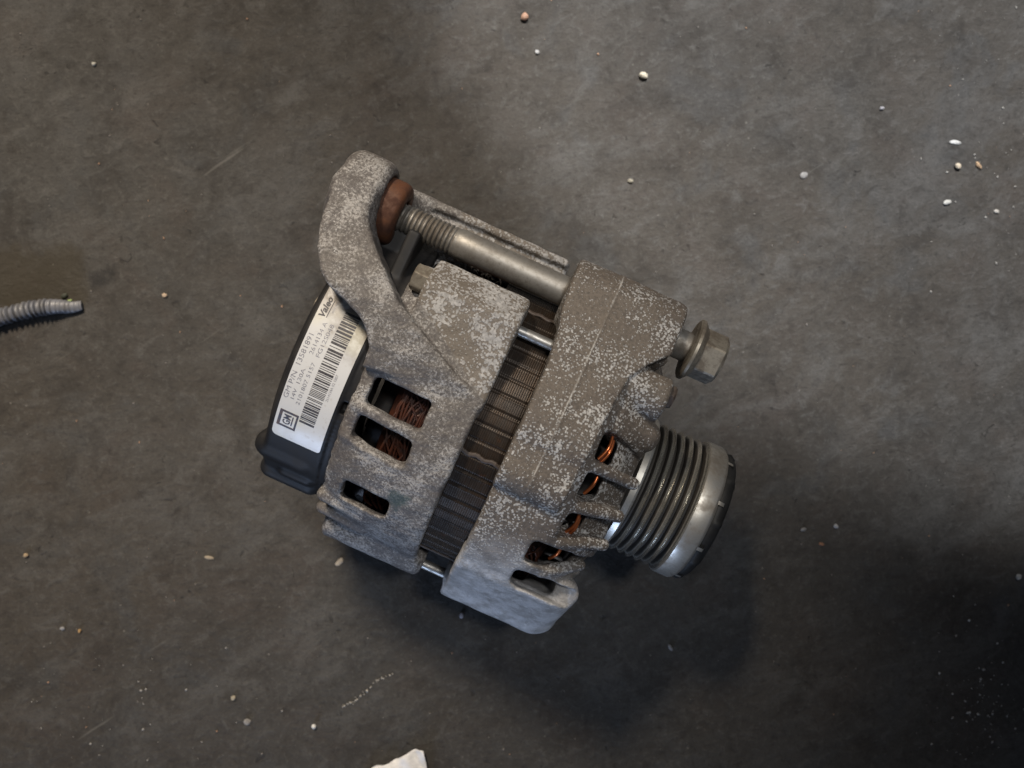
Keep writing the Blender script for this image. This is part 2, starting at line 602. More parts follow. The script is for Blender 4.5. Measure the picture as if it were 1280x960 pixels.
# ------------------------------------------------------------------ the alternator
ALT = bpy.data.objects.new("alternator", None)
COL.objects.link(ALT)
ALT.location = (0, -56 * 400 / 1150 * S, 0)
ALT.rotation_euler = (0, 0, math.radians(-24.5))
ALT['label'] = 'used car alternator with corroded cast housing, barcode label and grooved pulley on dark floor'
ALT['category'] = 'alternator'


def build_rear():
    h = 0.85
    x, y, z = grid((-107, -80, -72), (-1, 83, 72), h)
    r = np.sqrt(y * y + z * z)
    th = np.degrees(np.arctan2(y, z))
    ro = np.interp(x, [-64, -58, -50, -40, -14], [57, 61, 64, 66, 67.5]).astype(np.float32)
    d = smax(r - ro, np.maximum(-61 - x, x + 14.8), 2.5)
    # bolt bosses
    e = np.array([8 - 38.0, 56.6 - 53.6])
    t = np.clip(((y - 38.0) * e[0] + (z - 53.6) * e[1]) / (e @ e), 0, 1)
    hb = np.sqrt((y - 38.0 - e[0] * t) ** 2 + (z - 53.6 - e[1] * t) ** 2) - (12.0 - 2.6 * t)
    fac = (y * 0.80 + z * 0.60) - 70.9
    hb = smax(hb, fac, 1.0)
    d = smin(d, smax(hb, np.maximum(-52.5 - x, x + 14.2), 1.8), 2.0)
    for cy, cz in TB[1:]:
        d = smin(d, capx(x, y, z, cy * 0.985, cz * 0.985, 7.2, -57, -11.0, 2.6), 6.0)
    # ridges on the lower flank
    for t, rr, rad in ((-60.5, 61.5, 3.2), (-71, 63.8, 3.0)):
        a = math.radians(t)
        d = smin(d, caps3(x, y, z, (-58, rr * math.sin(a), rr * math.cos(a)), (-40, (rr + 1.5) * math.sin(a), (rr + 1.5) * math.cos(a)), rad, rad * 0.8), 2.5)
    # raised rims of the vents
    for t in (-12.3, -24.5, 2.5):
        a = math.radians(t)
        d = smin(d, caps3(x, y, z, (-57, 60 * math.sin(a), 60 * math.cos(a)), (-36, 64 * math.sin(a), 64 * math.cos(a)), 2.6, 2.0), 2.0)
    # hollow inside, open to the front, big hole at the back
    cav = np.maximum(r - (ro - 5.0), -56.5 - x)
    cav = np.minimum(cav, r - 50)
    d = smax(d, -cav, 1.0)
    # vents
    for tc, hw, x0, x1 in ((-5.3, 5.2, -54.8, -31.6), (-19.4, 4.9, -54.8, -32.0), (-50.2, 5.4, -51.5, -31.5), (-108, 5, -52, -32), (-128, 5, -52, -32), (88, 5, -52, -32), (108, 5, -52, -32)):
        u = x - (x0 + x1) / 2
        w = np.radians(th - tc) * 62.0
        if tc == -50.2:
            w = y + 46.2
            hw = 3.8
        s = rrect(u, w, (x1 - x0) / 2, math.radians(hw) * 62, 1.9)
        s = np.maximum(s, np.maximum(44 - r, r - 80))
        d = smax(d, -s, 1.2)
    # the swept arm that carries the rear lug
    arm = poly2(x, y, [(-99.3, 60), (-98.4, 53), (-97.0, 46), (-95.0, 39.5), (-92.6, 34), (-89.6, 28.8), (-86, 24.7), (-81, 21.9), (-75, 20.2), (-66, 16.0), (-60.5, 9), (-60.5, 1.0), (-52, 1.5), (-34, 3), (-19, 1.0),
                       (-17.2, 8.2), (-29, 13.2), (-41.7, 19.8), (-56.7, 27.6), (-64.5, 34.0), (-75, 43.8), (-81.5, 51), (-86, 62)])
    hump = np.interp(x, [-100, -70, -45, -17], [0, 0, -0.2, -1.5]).astype(np.float32)
    ztop = np.interp(y, [1, 11, 24, 34, 46, 60, 70], [66.4, 70.0, 71.4, 69.4, 64.4, 56.8, 50]).astype(np.float32) + hump
    zbot = np.interp(y, [0, 20, 40, 60], [52, 52, 44, 36]).astype(np.float32)
    slab = smax(arm, smax((z - ztop) * 0.95, zbot - z, 1.0), 1.6)
    slab = np.maximum(slab, 62.0 - r - 30 * (x > -58) - 12 * (x < -92))
    d = smin(d, slab, 0.9)
    # the lug itself
    d = smin(d, capx(x, y, z, BY, BZ, 17.9, -101.5, -82.3, 5.2), 6.5)
    # brace behind the bolt
    br = rbox(x, y, z, (-46, 64.5, -3), (39.5, 12.0, 3.0), 2.4)
    br = smin(br, rbox(x, y, z, (-46, 74.8, -1.0), (39, 1.9, 4.2), 1.4), 1.2)
    br = smin(br, caps3(x, y, z, (-90, 68, 20), (-76, 68, 0), 8.5, 5.0), 6)
    br = smin(br, rbox(x, y, z, (-44, 58.5, -6), (26, 8, 6), 2), 2)
    d = smin(d, br, 2.5)
    # bore through the lug
    d = smax(d, -(np.sqrt((y - BY) ** 2 + (z - BZ) ** 2) - 13.4), 1.0)
    # keep the bolt free of the casting
    d += wobble(x, y, z, 0.22, 0.42, 3)
    v, q = surface_nets(d, (-107, -80, -72), h)
    return obj("rear_housing", mesh_np("rear_housing", up(v), q), M['rear'], ALT)


def build_front():
    h = 0.85
    x, y, z = grid((-6, -82, -74), (57, 78, 74), h)
    r = np.sqrt(y * y + z * z)
    th = np.degrees(np.arctan2(y, z))
    ro = np.interp(x, [0, 22, 28, 34, 42, 47, 50], [68.2, 68.2, 67.4, 64.6, 58, 51, 46.5]).astype(np.float32)
    d = smax((r - ro) * 0.85, np.maximum(1.0 - x, x - 50.0), 2.2)
    # cavity, with a thick shoulder left inside the front
    rin = np.interp(x, [0, 28, 34, 50], [62.0, 60.5, 50, 37]).astype(np.float32)
    cav = np.maximum(r - rin, x - 43.5)
    d = smax(d, -cav, 0.8)
    # bosses
    d = smin(d, smax(capx(x, y, z, -66.5, 1.0, 10.2, -20.0, 51.0, 10.0), 1.6 - x, 1.2), 8.0)
    e = np.array([-49.0 + 66.5, 36.0 - 1.0])
    t = np.clip(((y + 66.5) * e[0] + (z - 1.0) * e[1]) / (e @ e), 0, 1)
    ear = np.sqrt((y + 66.5 + e[0] * -t) ** 2 + (z - 1.0 - e[1] * t) ** 2) - (10.2 - 2.6 * t)
    d = smin(d, smax(smax(ear, x - 51.5, 12.0), 1.6 - x, 1.2), 3.0)
    d = smin(d, capx(x, y, z, 35.8, 51.6, 9.0, 2, 47.5, 2.6), 2.5)
    d = smin(d, capx(x, y, z, 32.0, -57.5, 8.5, 2, 44, 3.0), 4.0)
    a = math.radians(24)
    d = smin(d, caps3(x, y, z, (30, 56 * math.sin(a), 56 * math.cos(a)), (46, 51 * math.sin(a), 51 * math.cos(a)), 8.5, 6.5), 2.5)
    d = smax(d, -cav, 0.8)
    # vents: a pocket cut into the shoulder and a hole through the shell
    for tc, hw in ((9.6, 5.6), (-4.6, 5.4), (-19.5, 5.4), (-118, 6), (-140, 6), (75, 6), (95, 6), (120, 6)):
        w = np.radians(th - tc) * 60
        pk = np.maximum(rrect(x - 47, w, 16.0, math.radians(hw) * 60, 3.0), (ro - 6.0) - r)
        d = smax(d, -pk, 1.4)
        ho = np.maximum(rrect(x - 34.0, w, 3.9, math.radians(hw) * 58, 2.2), 42 - r)
        d = smax(d, -ho, 0.8)
    # the two lowest vents: straight openings with a shelf beyond each
    for x0, x1, ya, yb in ((23.0, 41.0, -41.0, -31.2), (22.3, 40.5, -52.4, -45.6)):
        ho = np.maximum(rrect(x - (x0 + x1) / 2, y - (ya + yb) / 2, (x1 - x0) / 2, (yb - ya) / 2, 2.2), 12 - z)
        d = smax(d, -ho, 1.0)
    pk = np.maximum(rrect(x - 52, y + 36.2, 13.0, 4.3, 1.5), np.minimum(ro - 6.5, 50) - r)
    d = smax(d, -pk, 1.0)
    pk = np.maximum(rrect(x - 41, y + 49.6, 16.5, 3.9, 2.5), 36.5 + 0.25 * (y + 50) - z)
    d = smax(d, -pk, 1.0)
    # rib ends stand out at the front rim
    for t in (2.6, -12.2, -26.6, -42.6):
        a = math.radians(t)
        d = smin(d, caps3(x, y, z, (32, 63.5 * math.sin(a), 63.5 * math.cos(a)), (49.2 if t > -40 else 45.5, 53.0 * math.sin(a), 53.0 * math.cos(a)), 2.5, 2.4), 0.9)
    # the arm: a hull from the lug across the drum, pushed along x
    def seg(ax_, az, ar, bx, bz, b_r):
        e = np.array([bx - ax_, bz - az])
        t = np.clip(((y - ax_) * e[0] + (z - az) * e[1]) / (e @ e), 0, 1)
        return np.sqrt((y - ax_ - e[0] * t) ** 2 + (z - az - e[1] * t) ** 2) - (ar + (b_r - ar) * t)
    hull = np.minimum(seg(BY, BZ, 14.2, 7.0, 57.3, 16.7), seg(7.0, 57.3, 16.7, -9.6, 64.0, 9.3))
    x0 = np.interp(y, [30, 43, 52], [0.4, -0.8, -3.2]).astype(np.float32)
    x1 = np.interp(y, [-16, 0, 20, 38, 45, 52], [26.2, 27.0, 28.0, 30.5, 35, 41.8]).astype(np.float32)
    arm = smax(hull, np.maximum(x0 - x, x - x1) * 0.97, 1.3)
    lug = capx(x, y, z, BY, BZ, 14.2, -3.6, 41.8, 2.4)
    arm = smin(arm, lug, 2.0)
    # parting line
    arm = arm - 0.6 * np.exp(-((x - (12.6 + 0.02 * y)) / 0.8) ** 2)
    # flat step on top of the lug
    arm = smin(arm, caps3(x, y, z, (16, BY + 12.2, BZ + 4), (38, BY + 12.0, BZ + 3), 2.2, 2.2), 1.5)
    d = smin(d, arm, 0.4)
    # small web under the bolt between lug and boss
    d = smin(d, rbox(x, y, z, (38, 51.5, 34), (6, 3, 5), 2), 1.5)
    # dark gap between the lug and the boss
    d = smax(d, -caps3(x, y, z, (33.5, 45.8, 53), (60, 45.2, 47), 2.6, 3.4), 1.5)
    # bores
    d = smax(d, -(np.sqrt((y - BY) ** 2 + (z - BZ) ** 2) - 7.0), 0.8)
    d = smax(d, -np.maximum(r - 9, 30 - x), 0.8)
    d += wobble(x, y, z, 0.16, 0.40, 5)
    v, q = surface_nets(d, (-6, -82, -74), h)
    return obj("front_housing", mesh_np("front_housing", up(v), q), M['front'], ALT)


def build_cover():
    h = 0.9
    x, y, z = grid((-102, -66, -64), (-52, 66, 66), h)
    r = np.sqrt(y * y + z * z)
    th = np.degrees(np.arctan2(y, z))
    d = smax(r - 60.0, np.maximum(-86.9 - x, x + 56.5), 2.0)
    # moulded recess in front of the rim
    d = smax(d, -np.maximum(np.maximum(59.2 - r, -62.5 - x), x + 59.5), 0.6)
    nt = np.maximum(rrect(x + 60.2, np.radians(th + 16.5) * 60, 2.4, 2.6, 0.6), 55 - r)
    d = smax(d, -nt, 0.5)
    # step of the rear cap
    d = smin(d, smax(r - 52, np.maximum(-89.5 - x, x + 80), 2), 1.0)
    # the two connector shrouds below the label
    d = smin(d, rbox(x, y, z, (-78.5, -43.4, 30), (13.0, 5.4, 10), 5.0), 1.8)
    d = smin(d, rbox(x, y, z, (-75.0, -53.4, 17.0), (13.5, 5.0, 10), 4.8), 1.8)
    d = smin(d, rbox(x, y, z, (-72, -49.0, 24), (8.0, 5, 8), 3), 1.5)
    # ribs in the opening behind the arm
    d = smin(d, rbox(x, y, z, (-66, 44, 39), (2.6, 12, 9), 0.8), 0.8)
    d = smin(d, rbox(x, y, z, (-74, 50, 33), (5, 5, 6), 1.5), 0.8)
    d = smax(d, -(np.sqrt((y - BY) ** 2 + (z - BZ) ** 2) - 21.0 + 40 * (x > -78)), 0.8)
    d = np.maximum(d, 30 - r)
    v, q = surface_nets(d, (-102, -66, -64), h)
    o = obj("rear_cover", mesh_np("rear_cover", up(v), q), M['plastic'], ALT)
    # steel stud that looks out behind the label
    v, q = lathe([(-97.5, 0.01), (-97.5, 2.9), (-97, 3.2), (-88, 3.2)], 24, 14.5, 12.0)
    st = obj("terminal_stud", mesh_np("terminal_stud", up(v), q), M['head'], o)
    autosmooth(st)
    return o


rear = build_rear()
front = build_front()
cover = build_cover()


# --- stator: a stack of laminations with weld grooves along the axis
def build_stator():
    xs, rs = [], []
    x = -26.0
    while x < 12.0:
        xs += [x, x + 0.22, x + 0.62, x + 0.74]
        rs += [-0.11, 0.0, 0.0, -0.11]
        x += 0.86
    na = 60 * 10
    base = np.zeros(na)
    for k in range(na):
        p = (k % 10)
        base[k] = -0.9 if p == 0 else (0.22 if p == 9 else 0.0)
    ang = np.arange(na) * 2 * np.pi / na
    v = []
    for xi, ri in zip(xs, rs):
        rr = 61.6 + ri + base
        v.append(np.stack([np.full(na, xi), rr * np.sin(ang), rr * np.cos(ang)], 1))
    n = len(xs)
    v = np.concatenate(v)
    i, k = np.meshgrid(np.arange(n - 1), np.arange(na), indexing='ij')
    k2 = (k + 1) % na
    q = np.stack([i * na + k, i * na + k2, (i + 1) * na + k2, (i + 1) * na + k], -1).reshape(-1, 4)
    o = obj("stator_core", mesh_np("stator_core", up(v), q), M['stator'], ALT, smooth=False)
    # weld beads across the stack
    for t in (-11.3, -71.3, 48.7):
        a = math.radians(t)
        pts, R0 = [], 61.7
        vv, qq = [], []
        N, K = 40, 8
        for i in range(N):
            xx = -17 + 20 * i / (N - 1)
            rad = 1.0 + 0.10 * math.sin(i * 1.9)
            for k in range(K):
                b = 2 * math.pi * k / K
                rr = R0 + rad * math.cos(b) * 0.6
                w = rad * math.sin(b) / R0 + 0.006 * math.sin(i * 0.5)
                vv.append((xx, rr * math.sin(a + w), rr * math.cos(a + w)))
        for i in range(N - 1):
            for k in range(K):
                qq.append((i * K + k, i * K + (k + 1) % K, (i + 1) * K + (k + 1) % K, (i + 1) * K + k))
        obj("weld_bead", mesh_np("weld_bead", up(vv), qq), M['oldhead'], o)
    return o


stator = build_stator()


def tube(points, r, k=6):
    P = [np.array(p, float) for p in points]
    v, q = [], []
    for i, p in enumerate(P):
        t = P[min(i + 1, len(P) - 1)] - P[max(i - 1, 0)]
        t /= np.linalg.norm(t) + 1e-9
        a = np.cross(t, (0.31, 0.17, 0.93))
        a /= np.linalg.norm(a) + 1e-9
        b = np.cross(t, a)
        for j in range(k):
            w = 2 * math.pi * j / k
            v.append(p + r * (math.cos(w) * a + math.sin(w) * b))
    for i in range(len(P) - 1):
        for j in range(k):
            q.append((i * k + j, i * k + (j + 1) % k, (i + 1) * k + (j + 1) % k, (i + 1) * k + j))
    return v, q


def join(parts):
    V, Q, n = [], [], 0
    for v, q in parts:
        V.append(np.asarray(v, float))
        Q.append(np.asarray(q, int) + n)
        n += len(v)
    return np.concatenate(V), np.concatenate(Q)


# --- end windings: overlapping bundles of enamelled wire
def winding(x_in, x_out, seed, r0, r1):
    rg = random.Random(seed)
    parts = []
    sgn = 1 if x_out > x_in else -1
    for i in range(300):
        t0 = rg.uniform(-120, 80)
        span = rg.uniform(28, 60)
        lay = rg.random()
        R0 = r0 + (r1 - r0) * lay
        xc = x_in + (x_out - x_in) * rg.uniform(0.05, 0.95)
        sl = rg.gauss(2.5, 2.5) * sgn
        pts = []
        for s in range(9):
            f = s / 8
            a = math.radians(t0 + span * (f - 0.5))
            e = abs(2 * f - 1) ** 3
            xx = xc + sl * (f - 0.5) * 2 + (x_in - xc) * e * 0.8
            R = R0 - 4.0 * e + rg.uniform(-0.12, 0.12)
            pts.append((xx, R * math.sin(a), R * math.cos(a)))
        parts.append(tube(pts, rg.uniform(0.48, 0.62), 6))
    v, q = join(parts)
    o = obj("stator_winding", mesh_np("stator_winding", up(v), q), M['copper'], ALT)
    o['kind'] = 'stuff'
    return o


winding(-24, -45, 1, 52.5, 57.5)
wf = winding(9, 31, 2, 52.5, 57)
# insulation cuff under each winding so that the bundles read as solid
for x0, x1 in ((-46, -24), (9, 31)):
    v, q = lathe([(x0, 46), (x0, 51.0), (x0 + 2, 53.5), (x1 - 2, 53.5), (x1, 51.0), (x1, 46)], 96)
    o = obj("winding_core", mesh_np("winding_core", up(v), q), M['copper'], ALT)
    autosmooth(o)
# three loops of cleaner wire at the front vents
for t, R, rad in ((10.5, 58.2, 0.7), (9.2, 57.4, 0.65), (-3.2, 57.8, 0.7), (-20.5, 57.6, 0.7), (-22.5, 57.0, 0.7), (-35, 58.0, 0.7)):
    pts = []
    for s in range(13):
        f = s / 12
        a = math.radians(t - 5 + 10 * f)
        pts.append((32.6 + 1.0 * math.sin(math.pi * f) + 1.6 * f + (58.2 - R) * 1.3, (R + 1.2 - 1.5 * abs(f - 0.5)) * math.sin(a), (R + 1.2 - 1.5 * abs(f - 0.5)) * math.cos(a)))
    v, q = tube(pts, rad, 10)
    obj("copper_wire", mesh_np("copper_wire", up(v), q), M['copper2'], wf)

# --- rotor and fans inside
v, q = lathe([(-54, 10), (-54, 43), (-50, 44.5), (36, 44.5), (40, 42), (40, 10)], 96,
             fn=lambda x, r, t: r - (4.0 if r > 40 and (int(t / (2 * math.pi) * 24) % 2) else 0.0))
rotor = obj("rotor", mesh_np("rotor", up(v), q), M['dark'], ALT, smooth=False)
v, q = lathe([(40.2, 14), (40.2, 46), (41.0, 46.5), (41.0, 14)], 72)
fan = obj("cooling_fan", mesh_np("cooling_fan", up(v), q), M['fan'], ALT)
autosmooth(fan)
blade_me = None
for k in range(13):
    a0 = math.radians(360 / 13 * k + 8)
    if blade_me is None:
        vv, qq = [], []
        for i in range(7):
            f = i / 6
            R = 30 + 18 * f
            a = 0.35 * f
            for dw in (-0.5, 0.5):
                for xx in (32.0, 40.2):
                    vv.append((xx, R * math.sin(a) + dw * math.cos(a), R * math.cos(a) - dw * math.sin(a)))
        for i in range(6):
            b, c = i * 4, i * 4 + 4
            qq += [(b, b + 1, c + 1, c), (b + 2, c + 2, c + 3, b + 3), (b, c, c + 2, b + 2), (b + 1, b + 3, c + 3, c + 1)]
        qq += [(0, 2, 3, 1), (24, 25, 27, 26)]
        vv = np.array(vv)
        vv[:, 2] -= 0
        blade_me = mesh_np("fan_blade", np.array(vv) * S, qq)
        blade_me.materials.append(M['fan'])
    o = bpy.data.objects.new("fan_blade", blade_me)
    COL.objects.link(o)
    o.parent = fan
    o.location = (0, 0, ZA * S)
    o.rotation_euler = (-a0, 0, 0)


def hexprism(x0, x1, af, cy, cz, ch=0.9, rot=0.0, dome=0.0):
    """hexagonal head along x with bevelled ends"""
    ap = af / 2
    seg = 72

    def hx(t):
        t = (t - rot) % (math.pi / 3) - math.pi / 6
        c = ap / math.cos(t)
        return min(c, ap * 1.128)
    prof = [(x0, 0.01, 1), (x0, ap * 0.96, 0), (x0 + 0.4, 1, 2), (x1 - ch, 1, 2), (x1, ap * 0.93, 0), (x1 - dome, ap * 0.6, 1), (x1 - dome, 0.01, 1)]
    v, q = [], []
    for (x, r, m) in prof:
        for k in range(seg):
            t = 2 * math.pi * k / seg
            rr = hx(t) * r if m == 2 else r
            v.append((x, cy + rr * math.sin(t), cz + rr * math.cos(t)))
    for i in range(len(prof) - 1):
        for k in range(seg):
            k2 = (k + 1) % seg
            q.append((i * seg + k, i * seg + k2, (i + 1) * seg + k2, (i + 1) * seg + k))
    return v, q


# --- the long mounting bolt through both lugs
def thread(x, r, t):
    if -79 < x < -51.4:
        ph = ((x / 1.9) - t / (2 * math.pi)) % 1.0
        depth = 0.85 * max(0.0, 1 - abs(ph - 0.5) * 3.0)
        fade = min(1.0, (-51.4 - x) / 1.5)
        return r - depth * fade
    return r


prof = [(-101, 0.01), (-101, 5.0), (-100, 5.6)]
x = -99.0
while x < -50.8:
    prof.append((x, 5.75))
    x += 0.19
prof += [(-50.6, 5.75), (-50.0, BR)] + [(a, BR) for a in (-40, -20, 0, 20, 40)] + [(49.0, BR), (49.0, 8.2), (50.0, 8.2)]
v, q = lathe(prof, 48, BY, BZ, thread)
bolt = obj("mounting_bolt", mesh_np("mounting_bolt", up(v), q), M['steel'], ALT)
autosmooth(bolt, 50)
v, q = lathe([(49.2, 5), (49.2, 11.6), (49.9, 12.6), (51.0, 12.6), (51.8, 11.8), (53.6, 9.6), (53.6, 5)], 72, BY, BZ)
o = obj("flange", mesh_np("flange", up(v), q), M['head'], bolt)
autosmooth(o)
v, q = hexprism(53.0, 62.8, 18.2, BY, BZ, 1.3, 0.30, 0.8)
o = obj("bolt_head", mesh_np("bolt_head", up(v), q), M['head'], bolt)
autosmooth(o, 25)
# rusty bushing in the rear lug
v, q = lathe([(-99.5, 6.6), (-99.5, 12.4), (-98.9, 13.0), (-78.0, 13.0), (-76.2, 12.7), (-75.0, 11.8), (-74.4, 10.4), (-74.3, 7.4), (-75.0, 6.6), (-99.5, 6.6)], 72, BY, BZ,
             fn=lambda x, r, t: r + 0.06 * math.sin(3 * t + x) + 0.05 * math.sin(9 * t + 2 * x))
o = obj("bushing", mesh_np("bushing", up(v), q), M['rust'], ALT)
autosmooth(o, 50)

# --- through bolts between the housings
for i, (cy, cz) in enumerate(TB):
    v, q = lathe([(-50, 0.01), (-50, 2.1), (44, 2.1), (44, 0.01)], 32, cy, cz)
    o = obj("through_bolt", mesh_np("through_bolt", up(v), q), M['bright'], ALT)
    autosmooth(o)
    if i == 0:
        v, q = hexprism(-58.5, -51.8, 9.5, cy + 2.5, cz - 0.5, 0.6, 0.2)
        autosmooth(obj("nut", mesh_np("nut", up(v), q), M['head'], o), 25)
        v, q = hexprism(46.5, 49.8, 8.4, cy + 1.0, cz - 3.0, 0.8, 0.1)
        autosmooth(obj("bolt_head", mesh_np("bolt_head", up(v), q), M['oldhead'], o), 25)

# --- pulley
prof = [(50.0, 12), (52.6, 12), (52.6, 28.6), (53.0, 29.6), (55.4, 30.0), (56.2, 29.6)]
o1 = list(prof)
grv = [(56.2, 29.6)]
x = 56.2
for k in range(6):
    px = 58.4 + 3.9 * k
    grv += [(px - 0.75, 25.4), (px + 0.0, 25.4), (px + 1.05, 28.9), (px + 1.62, 29.5), (px + 2.2, 28.9)]
grv = grv[:-3] + [(79.4, 29.8)]
v, q = lathe(grv, 128)
# main body
body = [(48.0, 0.01), (48.0, 9.0), (52.4, 9.0), (52.6, 28.6), (53.0, 29.6), (55.4, 30.0), (56.2, 29.6)]
v, q = lathe(body, 128)
pul = obj("pulley", mesh_np("pulley", up(v), q), M['pulley'], ALT)
autosmooth(pul)
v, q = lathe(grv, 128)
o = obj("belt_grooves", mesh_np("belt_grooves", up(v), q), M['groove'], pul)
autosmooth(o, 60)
v, q = lathe([(79.4, 29.8), (79.9, 30.4), (80.6, 30.5), (86.6, 30.5), (87.4, 30.0), (88.2, 29.2), (88.2, 20)], 128)
o = obj("pulley_rim", mesh_np("pulley_rim", up(v), q), M['pulley'], pul)
autosmooth(o, 40)


def lobes(x, r, t):
    if r > 24 and 88.8 < x < 95:
        f = (t / (2 * math.pi) * 9) % 1.0
        if f < 0.07:
            return r + 0.7
    return r


v, q = lathe([(88.0, 26), (88.0, 28.6), (88.8, 29.0), (90.4, 28.8), (92.6, 27.4), (93.8, 24.4), (94.0, 21.0), (94.0, 0.01)], 180, fn=lobes)
o = obj("dust_cap", mesh_np("dust_cap", up(v), q), M['plastic2'], pul)
autosmooth(o, 50)
vv = []
for k in range(9):
    a = 2 * math.pi * (k + 0.42) / 9
    w = 0.026
    pts = []
    vv.append(([(xx, rr * math.sin(a + s * w), rr * math.cos(a + s * w)) for xx, rr in ((87.6, 30.05), (90.0, 29.9), (90.6, 28.6)) for s in (-1, 1)],
               [(0, 1, 3, 2), (2, 3, 5, 4)]))
v, q = join(vv)
obj("retaining_tab", mesh_np("retaining_tab", up(v), q), M['pulley'], pul, smooth=False)['kind'] = 'stuff'

# --- label
RL = 60.25


def on_drum(u, x, lift=0.0):
    a = u / 60.0
    R = RL + lift
    return (x, R * math.sin(a), R * math.cos(a))


def label_outline():
    pts = []
    c = [(-40.0, -84.4), (-40.0, -64.2), (20.0, -64.2), (27.5, -71.0), (26.5, -85.2)]
    rads = [2.6, 1.6, 2.0, 2.5, 2.6]
    n = len(c)
    for i in range(n):
        p0, p1, p2 = Vector(c[i - 1]), Vector(c[i]), Vector(c[(i + 1) % n])
        a = p1 + (p0 - p1).normalized() * rads[i]
        b = p1 + (p2 - p1).normalized() * rads[i]
        for k in range(7):
            t = k / 6
            pts.append((1 - t) ** 2 * a + 2 * t * (1 - t) * p1 + t * t * b)
    return pts


bm = bmesh.new()
f = bm.faces.new([bm.verts.new((p.x, p.y, 0)) for p in label_outline()])
for k in range(-39, 28, 1):
    geom = list(bm.verts) + list(bm.edges) + list(bm.faces)
    bmesh.ops.bisect_plane(bm, geom=geom, plane_co=(k + 0.13, 0, 0), plane_no=(1, 0, 0))
top = list(bm.faces)
ex = bmesh.ops.extrude_face_region(bm, geom=top)
for vtx in [g for g in ex['geom'] if isinstance(g, bmesh.types.BMVert)]:
    vtx.co.z = 0.22
for vtx in bm.verts:
    p = on_drum(vtx.co.x, vtx.co.y, vtx.co.z - 0.1)
    vtx.co = (p[0] * S, p[1] * S, (p[2] + ZA) * S)
bmesh.ops.recalc_face_normals(bm, faces=bm.faces)
me = bpy.data.meshes.new("label_sticker")
bm.to_mesh(me)
bm.free()
label = obj("label_sticker", me, M['label'], ALT)
autosmooth(label, 40)
TOPL = 0.125


def text_mesh(s, u0, u1, x_base, height, shear=0.0, weight=0.0, lift=0.17):
    """flat lettering that runs round the drum; returns vertices and faces"""
    cu = bpy.data.curves.new("text", 'FONT')
    cu.body = s
    cu.size = 10
    cu.shear = shear
    cu.offset = weight
    cu.resolution_u = 3
    to = bpy.data.objects.new("text", cu)
    COL.objects.link(to)
    dg = bpy.context.evaluated_depsgraph_get()
    dg.update()
    me = bpy.data.meshes.new_from_object(to.evaluated_get(dg))
    bpy.data.objects.remove(to)
    bpy.data.curves.remove(cu)
    co = np.zeros(len(me.vertices) * 3)
    me.vertices.foreach_get("co", co)
    co = co.reshape(-1, 3)
    faces = [tuple(p.vertices) for p in me.polygons]
    bpy.data.meshes.remove(me)
    lo, hi = co[:, 0].min(), co[:, 0].max()
    sx = (u1 - u0) / (hi - lo)
    sy = height / 7.0
    out = [on_drum(u0 + (c[0] - lo) * sx, x_base - c[1] * sy, lift) for c in co]
    return out, faces


def print_obj(name, chunks, mat, parent, lab=None):
    V, F = [], []
    for v, fs in chunks:
        n = len(V)
        V += [(p[0] * S, p[1] * S, (p[2] + ZA) * S) for p in v]
        F += [tuple(i + n for i in f_) for f_ in fs]
    me = bpy.data.meshes.new(name)
    me.from_pydata(V, [], F)
    me.update()
    o = obj(name, me, mat, parent, smooth=False)
    if lab:
        o['label'] = lab
    return o


def bar(u0, u1, x0, x1, lift=0.17):
    n = max(1, int(abs(u1 - u0) / 1.5))
    v, f_ = [], []
    for i in range(n + 1):
        u = u0 + (u1 - u0) * i / n
        v += [on_drum(u, x0, lift), on_drum(u, x1, lift)]
    for i in range(n):
        f_.append((2 * i, 2 * i + 2, 2 * i + 3, 2 * i + 1))
    return v, f_


print_obj("printed_number", [text_mesh("GM P/N  13581891", -22.2, 3.9, -82.2, 1.95)], M['ink2'], label, "part number GM P/N 13581891")
print_obj("printed_number", [text_mesh("14V  130A", -21.6, -9.0, -79.8, 1.5), text_mesh("2614134 A", -3.0, 9.9, -79.5, 1.6)], M['ink2'], label, "second line of numbers")
print_obj("printed_number", [text_mesh("2101807 5157", -23.0, -5.5, -77.2, 1.5), text_mesh("FG12S048", -3.0, 10.1, -76.8, 1.6)], M['ink2'], label, "third line of numbers")
print_obj("printed_logo", [text_mesh("Valeo", 11.3, 19.4, -81.7, 2.3, 0.25, 0.35), bar(11.6, 18.9, -81.0, -80.7)], M['ink'], label, "slanted bold maker's mark above a thin line")
print_obj("small_print", [text_mesh("added value", 14.0, 18.6, -79.3, 0.8)], M['ink2'], label)
print_obj("small_print", [text_mesh("2614134A 02 1807", -17, -6, -67.6, 1.0)], M['ink2'], label)
bars = []
rb = random.Random(5)
u = -29.4
while u < 16.6:
    w = rb.choice((0.3, 0.3, 0.3, 0.65, 0.95))
    bars.append(bar(u, u + w, -75.3, -69.2))
    u += w + rb.choice((0.28, 0.3, 0.5, 0.8))
print_obj("barcode", bars, M['ink'], label)
sq = [bar(-34.6, -27.2, -83.4, -82.2), bar(-34.6, -27.2, -76.6, -75.8), bar(-34.6, -33.7, -82.2, -76.6), bar(-28.1, -27.2, -82.2, -76.6),
      text_mesh("GM", -33.1, -28.7, -78.5, 2.9, 0, 0.25), bar(-33.0, -28.8, -78.0, -77.5)]
print_obj("emblem", sq, M['emblem'], label, "square car maker's emblem with two underlined letters")

# ------------------------------------------------------------------ things lying about on the floor


def fl(px, py):
    s = CAM_H / 1150.0 * S
    return ((px - 640) * s, -(py - 480) * s)


def tag(o, label, cat, group=None):
    o['label'] = label
    o['category'] = cat
    if group:
        o['group'] = group
    return o


PEB = {}


